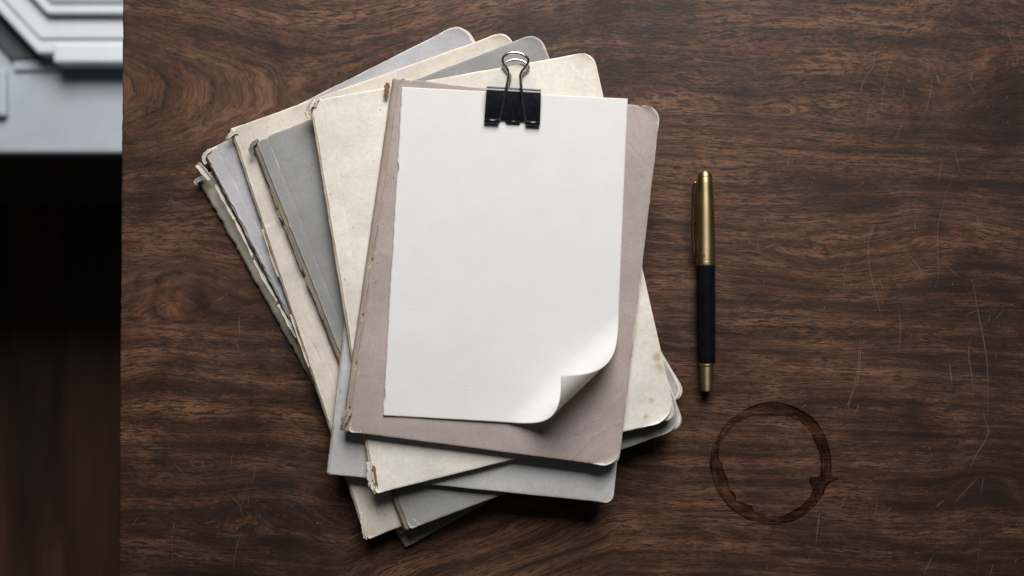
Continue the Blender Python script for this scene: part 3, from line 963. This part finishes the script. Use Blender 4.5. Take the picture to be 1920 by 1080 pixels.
# torn bits of the covers and spines
n1.flap([(657, 770, 0.6), (651, 780, 1.0), (645, 792, 0.6), (641, 806, -1.0)], 3.0, curl=0.8, seed=1)
n1.flap([(646, 768, 0.4), (644, 780, 0.8), (642, 790, 0.2)], 2.0, curl=0.9, seed=2)
n1.flap([(727, 155, -2.2), (725, 168, -2.6), (723, 184, -3.6)], 3.0, name='glue_residue', mat=M_glue, curl=0.3, seed=3, rag=0.5)
n2.flap([(590, 188, 0.5), (583, 197, 1.1), (578, 208, 0.7), (581, 222, 0.1)], 3.2, curl=0.8, seed=4, mat=M_torn)
n2.flap([(572, 208, -0.4), (577, 214, 0.3), (583, 221, 0.2)], 2.4, curl=0.7, seed=5)
n2.flap([(598, 184, 0.3), (592, 192, 0.9), (590, 202, 0.6)], 1.8, curl=1.0, seed=6, mat=M_torn)
n2.flap([(692, 866, 0.2), (693, 884, 0.6), (694, 900, 0.2), (696, 912, -0.8)], 3.4, curl=0.3, seed=7, rag=0.6, mat=M_torn)
n2.flap([(700, 872, 0.3), (704, 894, 0.5), (706, 916, 0.1)], 1.6, curl=0.6, seed=8, rag=0.8, mat=M_glue)
n2.flap([(696, 905, 0.0), (700, 918, 0.2), (703, 922, -0.6)], 1.6, curl=0.5, seed=9, rag=0.9, mat=M_torn)
n5.flap([(678, 962, 0.1), (679, 978, 0.6), (682, 994, 0.5), (684, 1010, -0.5)], 1.9, curl=0.7, seed=10, mat=M_torn)
n5.flap([(684, 984, 0.1), (686, 998, 0.6), (687, 1012, 0.2)], 1.0, curl=0.7, seed=11, mat=M_torn)
n5.flap([(446, 248, 0.5), (436, 250, 0.9), (428, 258, 0.5), (426, 264, -0.6)], 2.6, curl=0.25, seed=12)
n6.flap([(395, 336, 0.3), (386, 326, 0.8), (378, 316, 1.2), (370, 308, 0.6)], 4.2, curl=0.6, seed=13, mat=M_torn, rag=0.2)
n6.flap([(396, 280, 0.5), (386, 288, 0.9), (382, 298, 0.6), (386, 308, 0.2)], 2.4, curl=0.3, seed=14, mat=M_torn)
n7.flap([(382, 334, 1.0), (374, 336, 1.6), (368, 341, 1.0), (368, 347, 0.2)], 2.8, curl=0.3, seed=16, mat=M_torn)
n4.flap([(484, 262, 0.5), (475, 270, 1.0), (470, 280, 0.6), (474, 292, 0.1)], 2.6, curl=0.25, seed=17)
n4.flap([(520, 394, 0.3), (525, 404, 0.9), (531, 414, 0.4)], 1.5, curl=0.8, seed=18)

# ragged paper edges where the covering has torn along the spines
for k_, (p0, p1, w_) in enumerate((((404, 346), (440, 412), 1.5), ((438, 408), (474, 482), 1.2), ((476, 488), (520, 566), 1.5), ((522, 572), (556, 634), 1.7))):
    mid = ((p0[0] + p1[0]) / 2 - 1.0 + 1.5 * (k_ % 2), (p0[1] + p1[1]) / 2)
    n6.flap([(*p0, 0.1), (*mid, 0.35), (*p1, 0.1)], w_, name='torn_edge', curl=0.5, seed=40 + k_, mat=M_torn, rag=0.9)
for k_, (p0, p1) in enumerate((((499, 330), (520, 392)), ((534, 424), (566, 508)), ((572, 520), (606, 600)))):
    n4.flap([(*p0, 0.0), ((p0[0] + p1[0]) / 2 + 1, (p0[1] + p1[1]) / 2, 0.3), (*p1, 0.0)], 1.0, name='torn_edge', curl=0.5, seed=50 + k_, rag=0.9)
for k_, (p0, p1) in enumerate((((707, 420), (698, 486)), ((694, 500), (681, 590)), ((679, 600), (668, 680)), ((667, 690), (656, 764)))):
    n1.flap([(*p0, 0.0), ((p0[0] + p1[0]) / 2 - 1, (p0[1] + p1[1]) / 2, 0.35), (*p1, 0.0)], 1.0, name='torn_edge', curl=0.6, seed=60 + k_, rag=0.8)
for k_, (p0, p1) in enumerate((((492, 430), (522, 520)), ((545, 590), (580, 690)))):
    n5.flap([(*p0, -0.2), ((p0[0] + p1[0]) / 2 - 1, (p0[1] + p1[1]) / 2, 0.1), (*p1, -0.2)], 1.0, name='torn_edge', curl=0.5, seed=70 + k_, rag=0.8)

# ------------------------------------------------------------------ sheet of paper
ZT = Z0[6] + TH[6] / 1000               # top of the mauve cover
ZP = ZT + 0.00055
n = NT('laid_paper')
co = n.coord()
f1 = n.noise(n.scale(co, (130, 900, 1)), 1.0, 3, 0.6)
f2 = n.noise(co, 60, 4, 0.6)
f3 = n.noise(co, 800, 2, 0.6)
c = n.mix(n.rng(f2, 0.3, 0.7), (0.835, 0.84, 0.84), (0.86, 0.865, 0.865))
c = n.mix(n.math('MULTIPLY', n.rng(f3, 0.55, 0.8), 0.25), c, (0.72, 0.70, 0.66))
c = n.mix(n.math('MULTIPLY', n.attr('edge'), 0.55), c, (0.62, 0.54, 0.45))
h = n.math('ADD', n.math('MULTIPLY', f1, 0.8), n.math('MULTIPLY', f3, 0.35))
M_paper = n.bsdf(c, 0.85, 0, 0.2, bump=h, bstr=0.32, bdist=0.0003)
tl = n.node('BsdfTranslucent', {'Color': (0.90, 0.79, 0.62, 1)})
ms = n.node('MixShader', {0: 0.30})
n.t.links.new([q for q in n.t.nodes if q.type == 'BSDF_PRINCIPLED'][0].outputs[0], ms.inputs[1])
n.t.links.new(tl.outputs[0], ms.inputs[2])
n.t.links.new(ms.outputs[0], n.out.inputs[0])

pq = [P(754, 163, ZP)[:2], P(1177, 185, ZP)[:2], P(1151, 803, ZP)[:2], P(718, 779, ZP)[:2]]
nx, ny = 190, 260
s, t = np.meshgrid(np.linspace(0, 1, nx), np.linspace(0, 1, ny))
Wp = 1000 * np.linalg.norm(pq[1] - pq[0]); Hp = 1000 * np.linalg.norm(pq[3] - pq[0])
X = s * Wp; Y = t * Hp
Xj = X + (0.42 * fbm(Y / 5, Y * 0, 301, 4) + 1.5 * np.maximum(0, fbm(Y / 9, Y * 0, 302, 4) - 0.2)) * np.clip(1 - X / 4, 0, 1)
Yj = Y + 0.12 * fbm(X / 6, X * 0, 303, 4) * np.clip(1 - (Hp - Y) / 4, 0, 1) + 0.10 * fbm(X / 7, X * 0, 304, 3) * np.clip(1 - Y / 4, 0, 1)
sj = (Xj / Wp)[..., None]; tj = (Yj / Hp)[..., None]
xy = pq[0] * (1 - sj) * (1 - tj) + pq[1] * sj * (1 - tj) + pq[2] * sj * tj + pq[3] * (1 - sj) * tj
z = np.full_like(X, ZP) + 0.00022 * (fbm(X / 55, Y / 55, 305, 3) + 0.4)
z += 0.0004 * np.clip(1 - X / 14, 0, 1) ** 2 + 0.0006 * np.clip(1 - (Hp - Y) / 22, 0, 1) ** 2 * np.clip(X / 60, 0, 1)
# roll of the lower right corner round a slanting axis
k = (CH - ZP) / FPX
nd = np.array([0.69, -0.724]); nd /= np.linalg.norm(nd)
start = P(1150, 590, ZP)[:2] @ nd
R0 = 0.0165
dd = xy @ nd - start
ax_dir = np.array([-nd[1], nd[0]])
roll = dd > 0
ang = np.where(roll, dd / R0, 0)
newd = np.where(roll, R0 * np.sin(ang), dd)
lift = np.where(roll, R0 * (1 - np.cos(ang)), 0)
xy = xy + (newd - dd)[..., None] * nd
z = z + lift
top = np.concatenate([xy, z[..., None]], -1)
# normals for thickness
du = np.gradient(top, axis=1); dv = np.gradient(top, axis=0)
nr = np.cross(dv, du); nr /= np.linalg.norm(nr, axis=-1, keepdims=True)
nr *= np.sign(nr[5, 5, 2])
cen = np.array([pq[0][0] * 0.5 + pq[2][0] * 0.5, pq[0][1] * 0.5 + pq[2][1] * 0.5, TZ])
A = np.concatenate([top, ], -1).copy(); A[..., 2] += TZ
Bt = A - nr * 0.00026
cz = cen.copy(); cz[2] = TZ + ZP
A = (A - cz).reshape(-1, 3); Bt = (Bt - cz).reshape(-1, 3)
idx = np.arange(nx * ny).reshape(ny, nx)
f1_ = np.stack([idx[:-1, :-1], idx[1:, :-1], idx[1:, 1:], idx[:-1, 1:]], -1).reshape(-1, 4)
ring = list(idx[0, :]) + list(idx[1:, -1]) + list(idx[-1, -2::-1]) + list(idx[-2:0:-1, 0])
m = len(ring); K = nx * ny
fs = f1_.tolist() + (f1_[:, ::-1] + K).tolist() + [(ring[i], ring[(i + 1) % m], ring[(i + 1) % m] + K, ring[i] + K) for i in range(m)]
ed = np.exp(-np.minimum(np.minimum(X, Wp - X), np.minimum(Y, Hp - Y)) / 0.35)
sheet = mesh_obj('paper_sheet', np.vstack([A, Bt]), fs, M_paper, None, True, {'edge': np.tile(ed.ravel(), 2)})
sheet.location = cz
tag(sheet, 'blank white sheet with deckled left edge and curled lower right corner', 'paper')

# ------------------------------------------------------------------ binder clip
n = NT('black_enamel')
c = n.mix(n.rng(n.noise(n.coord(), 400, 3), 0.35, 0.7), (0.004, 0.005, 0.007), (0.010, 0.011, 0.014))
M_enamel = n.bsdf(c, 0.30, 0, 0.5)
n = NT('nickel_wire')
c = n.mix(n.rng(n.noise(n.coord(), 300, 3), 0.3, 0.7), (0.58, 0.55, 0.50), (0.74, 0.71, 0.66))
M_wire = n.bsdf(c, 0.22, 1.0, 0.5)

cen = P(961, 200, ZT)
clip_ang = -math.atan2(6, 101)
clip = empty('binder_clip', tuple(cen), clip_ang)
tag(clip, 'black binder clip with steel wire handles gripping the top of the white sheet', 'binder clip')
cr, sr = math.cos(-clip_ang), math.sin(-clip_ang)


def CL(px, py, z):
    p = P(px, py, z) - cen
    return (cr * p[0] - sr * p[1], sr * p[0] + cr * p[1], p[2])


SPZ = ZT + 0.0058                        # upper edge of the spine
SPB = ZT - 0.0046                        # lower edge
ytop = CL(961, 166.5, SPZ)[1]
ylip = CL(960, 229.5, ZT + 0.0014)[1]
xl_t, xr_t = CL(912.5, 163.5, SPZ)[0], CL(1014.5, 169.5, SPZ)[0]
xl_b, xr_b = CL(908.0, 230, ZT + 0.001)[0], CL(1012.5, 235, ZT + 0.001)[0]
zt_, zl_ = SPZ - ZT, 0.0010 + ZP - ZT + 0.0003


def jaw(sign):
    """one side of the spring body, from the spine edge to the lip"""
    b = Build()
    rows = 14
    th = 0.00045
    z_s = zt_ if sign > 0 else SPB - ZT
    z_l = zl_ if sign > 0 else -0.0012
    vt = []
    for i in range(rows + 1):
        t = i / rows
        yy = ytop + (ylip - ytop) * t
        zz = z_s + (z_l - z_s) * t + sign * 0.0007 * math.sin(math.pi * t)
        if t < 0.08: zz -= sign * 0.0005 * (1 - t / 0.08) ** 2
        vt.append((xl_t + (xl_b - xl_t) * t, xr_t + (xr_b - xr_t) * t, yy, zz))
    NXc = 24
    vs = []; fs = []
    for off in (0, -th * sign):
        for (xa, xb, yy, zz) in vt:
            for j in range(NXc + 1):
                vs.append((xa + (xb - xa) * j / NXc, yy, zz + off))
    row = NXc + 1; half = row * (rows + 1)
    # notches beside the wire eyes at the lip
    def cut(i, j):
        u = (j + 0.5) / NXc
        return i >= rows - 1 and (0.27 < u < 0.40 or 0.62 < u < 0.75)
    quads = [(i, j) for i in range(rows) for j in range(NXc) if not cut(i, j)]
    qs = set(quads)
    for (i, j) in quads:
        a = i * row + j
        q = (a, a + row, a + row + 1, a + 1)
        fs.append(q if sign > 0 else q[::-1])
        q2 = tuple(x + half for x in q)
        fs.append(q2[::-1] if sign > 0 else q2)
        for (di, dj, e) in ((-1, 0, (a + 1, a)), (1, 0, (a + row, a + row + 1)), (0, -1, (a, a + row)), (0, 1, (a + row + 1, a + 1))):
            if (i + di, j + dj) not in qs:
                fs.append((e[0], e[1], e[1] + half, e[0] + half))
    b.add(vs, fs)
    return b


o = jaw(1).build('front_jaw', M_enamel, clip, True)
o.data.polygons.foreach_set('use_smooth', [False] * len(o.data.polygons))
o = jaw(-1).build('back_jaw', M_enamel, clip)
# spine: a flat back plate with rounded long edges
b = Build()
hs = (SPZ - SPB) / 2
prof = []
for a in np.linspace(0, math.pi, 9):
    prof.append((ytop + 0.0006 * math.sin(a) + 0.0001, (zt_ - 0.0006) + 0.0006 * math.cos(a)))
zbm = SPB - ZT
for a in np.linspace(math.pi, 0, 9):
    pass
pr = []
for a in np.linspace(-0.2, math.pi / 2, 8):
    pr.append((ytop + 0.0008 * math.cos(a), zt_ - 0.0008 + 0.0008 * math.sin(a)))
pr.append((ytop - 0.0004, zt_ - 0.0004))
pr.append((ytop - 0.0002, zbm + 0.0004))
for a in np.linspace(-math.pi / 2, 0.2, 8):
    pr.append((ytop + 0.0008 * math.cos(a), zbm + 0.0008 + 0.0008 * math.sin(a)))
mpr = len(pr)
vs = [(xl_t, y_, z_) for y_, z_ in pr] + [(xr_t, y_, z_) for y_, z_ in pr]
fs = [(i, (i + 1) % mpr, mpr + (i + 1) % mpr, mpr + i) for i in range(mpr)] + [tuple(range(mpr - 1, -1, -1)), tuple(range(mpr, 2 * mpr))]
b.add(vs, fs)
b.build('back_plate', M_enamel, clip, False)


def lip(px0, px1, py0, py1, r, name='lip'):
    b = Build()
    z = ZP + 0.0002 + r
    a = CL(px0, py0, z); c_ = CL(px1, py1, z)
    b.tube([a, tuple(np.array(a) * 0.5 + np.array(c_) * 0.5), c_], r, 16)
    return b.build(name, M_enamel, clip, True)


lip(908.2, 935.5, 226.5, 228.0, 0.00155)
lip(985.5, 1012.0, 230.7, 232.0, 0.00155)
# tongue between the wire eyes
b = Build()
zq = ZP + 0.0011
tp = [(945, 223.5), (979, 225.3), (974, 232.3), (950, 231.0)]
b.add([CL(x, y, zq + 0.0004) for x, y in tp] + [CL(x, y, zq - 0.0006) for x, y in tp],
      [(3, 2, 1, 0), (4, 5, 6, 7), (0, 1, 5, 4), (1, 2, 6, 5), (2, 3, 7, 6), (3, 0, 4, 7)])
bevel(b.build('tongue', M_enamel, clip), 0.0003, 2)
b = Build()
b.tube([CL(951, 227.6, zq + 0.0005), CL(973, 228.9, zq + 0.0005)], 0.0006, 12)
b.build('lip', M_enamel, clip, True)
# wire handles
front = [(937, 226, 1.3), (938.5, 219, 2.2), (943, 196, 4.6), (948.6, 168, 7.4), (952.6, 147, 8.6), (953, 133.5, 9.6), (943.8, 119, 10.8), (942.6, 111, 11.4), (947.8, 103.6, 12.0), (956, 99.8, 12.3), (965.6, 98.8, 12.4), (976, 100.6, 12.3),
         (985, 105.4, 11.9), (990.6, 113, 11.3), (987.6, 122.5, 10.6), (977, 136.7, 9.4), (975.6, 148, 8.6), (978, 171, 7.3), (981.5, 199, 4.6), (984.8, 222, 2.2), (986, 229, 1.4)]
b = Build()
b.tube([CL(x, y, ZT + z_ / 1000) for x, y, z_ in catmull(front, 8)], 0.00085, 14)
b.build('wire_handle', M_wire, clip, True)
dz = SPB - ZT
back = [(940, 226, -1.9), (946, 196, -3.4), (953, 166, -5.1), (956.5, 146, -5.0), (956.2, 139, -5.0), (950.6, 133.5, -4.9), (943.4, 124, -4.8), (943.2, 121, -4.8), (948, 117.4, -4.7), (957, 113.2, -4.7), (967, 112.2, -4.7), (978, 114, -4.7),
        (986.5, 119.2, -4.7), (991.4, 126, -4.8), (989, 130.6, -4.8), (979, 141.4, -4.9), (977.4, 150, -5.0), (978.5, 168, -5.1), (982, 200, -3.4), (986, 230, -1.9)]
b = Build()
b.tube([CL(x, y, ZT + (z_ + 0.35) / 1000) for x, y, z_ in catmull(back, 8)], 0.00080, 14)
b.build('wire_handle', M_wire, clip, True)

# ------------------------------------------------------------------ pen
n = NT('brushed_brass')
co = n.coord()
f = n.noise(n.scale(co, (2500, 90, 2500)), 1.0, 3, 0.6)
g = n.noise(co, 70, 4, 0.6)
c = n.mix(n.rng(g, 0.3, 0.7), (0.34, 0.265, 0.145), (0.43, 0.335, 0.19))
c = n.mix(n.math('MULTIPLY', n.rng(f, 0.4, 0.8), 0.2), c, (0.30, 0.22, 0.10))
tg = n.node('Tangent', direction_type='RADIAL', axis='Y')
M_brass = n.bsdf(c, n.rng(f, 0.2, 0.8, 0.42, 0.50), 1.0, 0.5, Anisotropic=0.62, Anisotropic_Rotation=0.25, Tangent=tg.outputs[0])
n = NT('black_lacquer')
c = n.mix(n.rng(n.noise(n.coord(), 200, 3), 0.3, 0.7), (0.003, 0.0035, 0.0045), (0.005, 0.0055, 0.0065))
M_lacq = n.bsdf(c, 0.34, 0, 0.12)
M_dark = plain('engraved_dark', (0.012, 0.010, 0.007), 0.7)

ptop = P(1321.5, 320, 0.0062); pbot = P(1325.0, 733.5, 0.0062)
L = float(np.linalg.norm((pbot - ptop)[:2]))
pa = math.atan2(ptop[1] - pbot[1], ptop[0] - pbot[0])      # direction bottom -> top
mid = (ptop + pbot) / 2
pen = empty('pen', (mid[0], mid[1], TZ), pa - math.pi / 2)
tag(pen, 'brass capped pen with black barrel lying right of the stack', 'pen')
PXM = (CH - 0.0062) / FPX


def lathe(name, prof, mat, zc=0.0062, seg=56):
    """prof = (photograph row, radius in pixels) along the pen"""
    vs = []; fs = []
    for (py, r) in prof:
        y = (526.75 - py) * PXM
        for k_ in range(seg):
            a = 2 * math.pi * k_ / seg
            vs.append((math.sin(a) * r * PXM, y, zc + math.cos(a) * r * PXM))
    for i in range(len(prof) - 1):
        for k_ in range(seg):
            k2 = (k_ + 1) % seg
            fs.append((i * seg + k_, (i + 1) * seg + k_, (i + 1) * seg + k2, i * seg + k2))
    fs.append(tuple(range(seg))); fs.append(tuple((len(prof) - 1) * seg + k_ for k_ in range(seg - 1, -1, -1)))
    o = mesh_obj(name, vs, fs, mat, pen, True)
    m = o.modifiers.new('edges', 'EDGE_SPLIT'); m.split_angle = math.radians(40)
    return o


lathe('finial', [(320.0, 0.8), (320.3, 4), (321.3, 7), (323.0, 9.8), (325.5, 11.8), (329, 13.1), (333.4, 13.6), (334.4, 13.5)], M_brass)
lathe('cap', [(334.2, 13.5), (334.8, 13.8), (345, 14.4), (370, 15.7), (400, 16.8), (430, 17.5), (460, 17.9), (477, 18.0), (489.3, 18.0), (489.8, 17.4)], M_brass)
lathe('cap_band', [(489.6, 17.2), (489.9, 18.0), (491, 18.3), (491.6, 17.4), (492.6, 17.4), (493.2, 18.2), (497.6, 18.2), (498.6, 17.4), (499, 16.2)], M_brass)
lathe('barrel', [(498.4, 16.0), (499.2, 17.2), (503, 17.4), (560, 17.5), (620, 17.1), (660, 16.6), (679, 16.0), (680, 15.6)], M_lacq)
lathe('ferrule', [(679.6, 14.0), (680, 15.0), (684.5, 14.8), (685.2, 14.0), (685.6, 12.4), (687.4, 12.4)], M_brass)
lathe('tail_end', [(687.0, 12.0), (687.4, 12.9), (690, 12.9), (715, 11.9), (731, 11.3), (732.6, 11.0), (733.3, 10.2), (733.4, 4)], M_brass)
# clip: a springy strip along the left of the cap, with a cranked root and a turned up foot
cb = Build()
strip = []
for (px, py, h, w) in ((1312, 340.5, 8.0, 2.0), (1306.5, 341.5, 9.0, 2.3), (1302.2, 343.5, 9.2, 2.5), (1300.6, 349, 9.0, 2.7), (1299.6, 360, 8.7, 2.9), (1298.7, 385, 8.2, 3.0), (1298.1, 415, 7.7, 2.9), (1297.9, 440, 7.3, 2.7), (1298.6, 452, 7.0, 2.6), (1300.3, 462, 6.8, 2.5), (1300.4, 472, 6.6, 2.3), (1298.8, 481, 6.4, 1.7)):
    strip.append(((px - 1323.4) * PXM, (526.75 - py) * PXM, h / 1000 + 0.0, w / 1000))
pts = [np.array(q) for q in catmull(strip, 6)]
vs = []; fs = []
for i, q in enumerate(pts):
    # cross-section: wide vertically, thin across
    for (a, b_) in ((-0.0006, -0.5), (0.0006, -0.5), (0.0008, 0.0), (0.0006, 0.5), (-0.0006, 0.5), (-0.0008, 0.0)):
        vs.append((q[0] + a, q[1], q[2] + b_ * q[3]))
for i in range(len(pts) - 1):
    for k_ in range(6):
        k2 = (k_ + 1) % 6
        fs.append((i * 6 + k_, i * 6 + k2, (i + 1) * 6 + k2, (i + 1) * 6 + k_))
fs.append(tuple(range(5, -1, -1))); fs.append(tuple((len(pts) - 1) * 6 + k_ for k_ in range(6)))
cb.add(vs, fs)
n = NT('polished_brass')
c = n.mix(n.rng(n.noise(n.coord(), 90, 3), 0.3, 0.7), (0.40, 0.31, 0.16), (0.50, 0.39, 0.21))
M_brass2 = n.bsdf(c, 0.22, 1.0, 0.5)
cb.build('clip', M_brass2, pen, True)
# worn lettering engraved round the cap, two rows
cu = bpy.data.curves.new('engraving', 'FONT')


def engrave(text, size, py, r):
    cu = bpy.data.curves.new('engraving', 'FONT')
    cu.body = text; cu.size = size; cu.align_x = 'CENTER'; cu.space_character = 1.15
    to = bpy.data.objects.new('engraving', cu)
    COL.objects.link(to)
    dg = bpy.context.evaluated_depsgraph_get()
    me = bpy.data.meshes.new_from_object(to.evaluated_get(dg))
    bpy.data.objects.remove(to)
    y0 = (526.75 - py) * PXM
    rr = r * PXM + 0.00003
    for v in me.vertices:
        a = v.co.x / rr
        v.co = Vector((math.sin(a) * rr, y0 + v.co.y, 0.0062 + math.cos(a) * rr))
    me.materials.clear(); me.materials.append(M_dark)
    link(bpy.data.objects.new('engraving', me), pen)


engrave('\u00b7 HEMBER \u00b7 HEMBER \u00b7', 0.0024, 482.6, 18.0)
engrave('\u00b7 \u00b7\u00b7 \u00b7\u00b7\u00b7 \u00b7\u00b7 \u00b7\u00b7\u00b7 \u00b7', 0.0022, 488.6, 18.0)
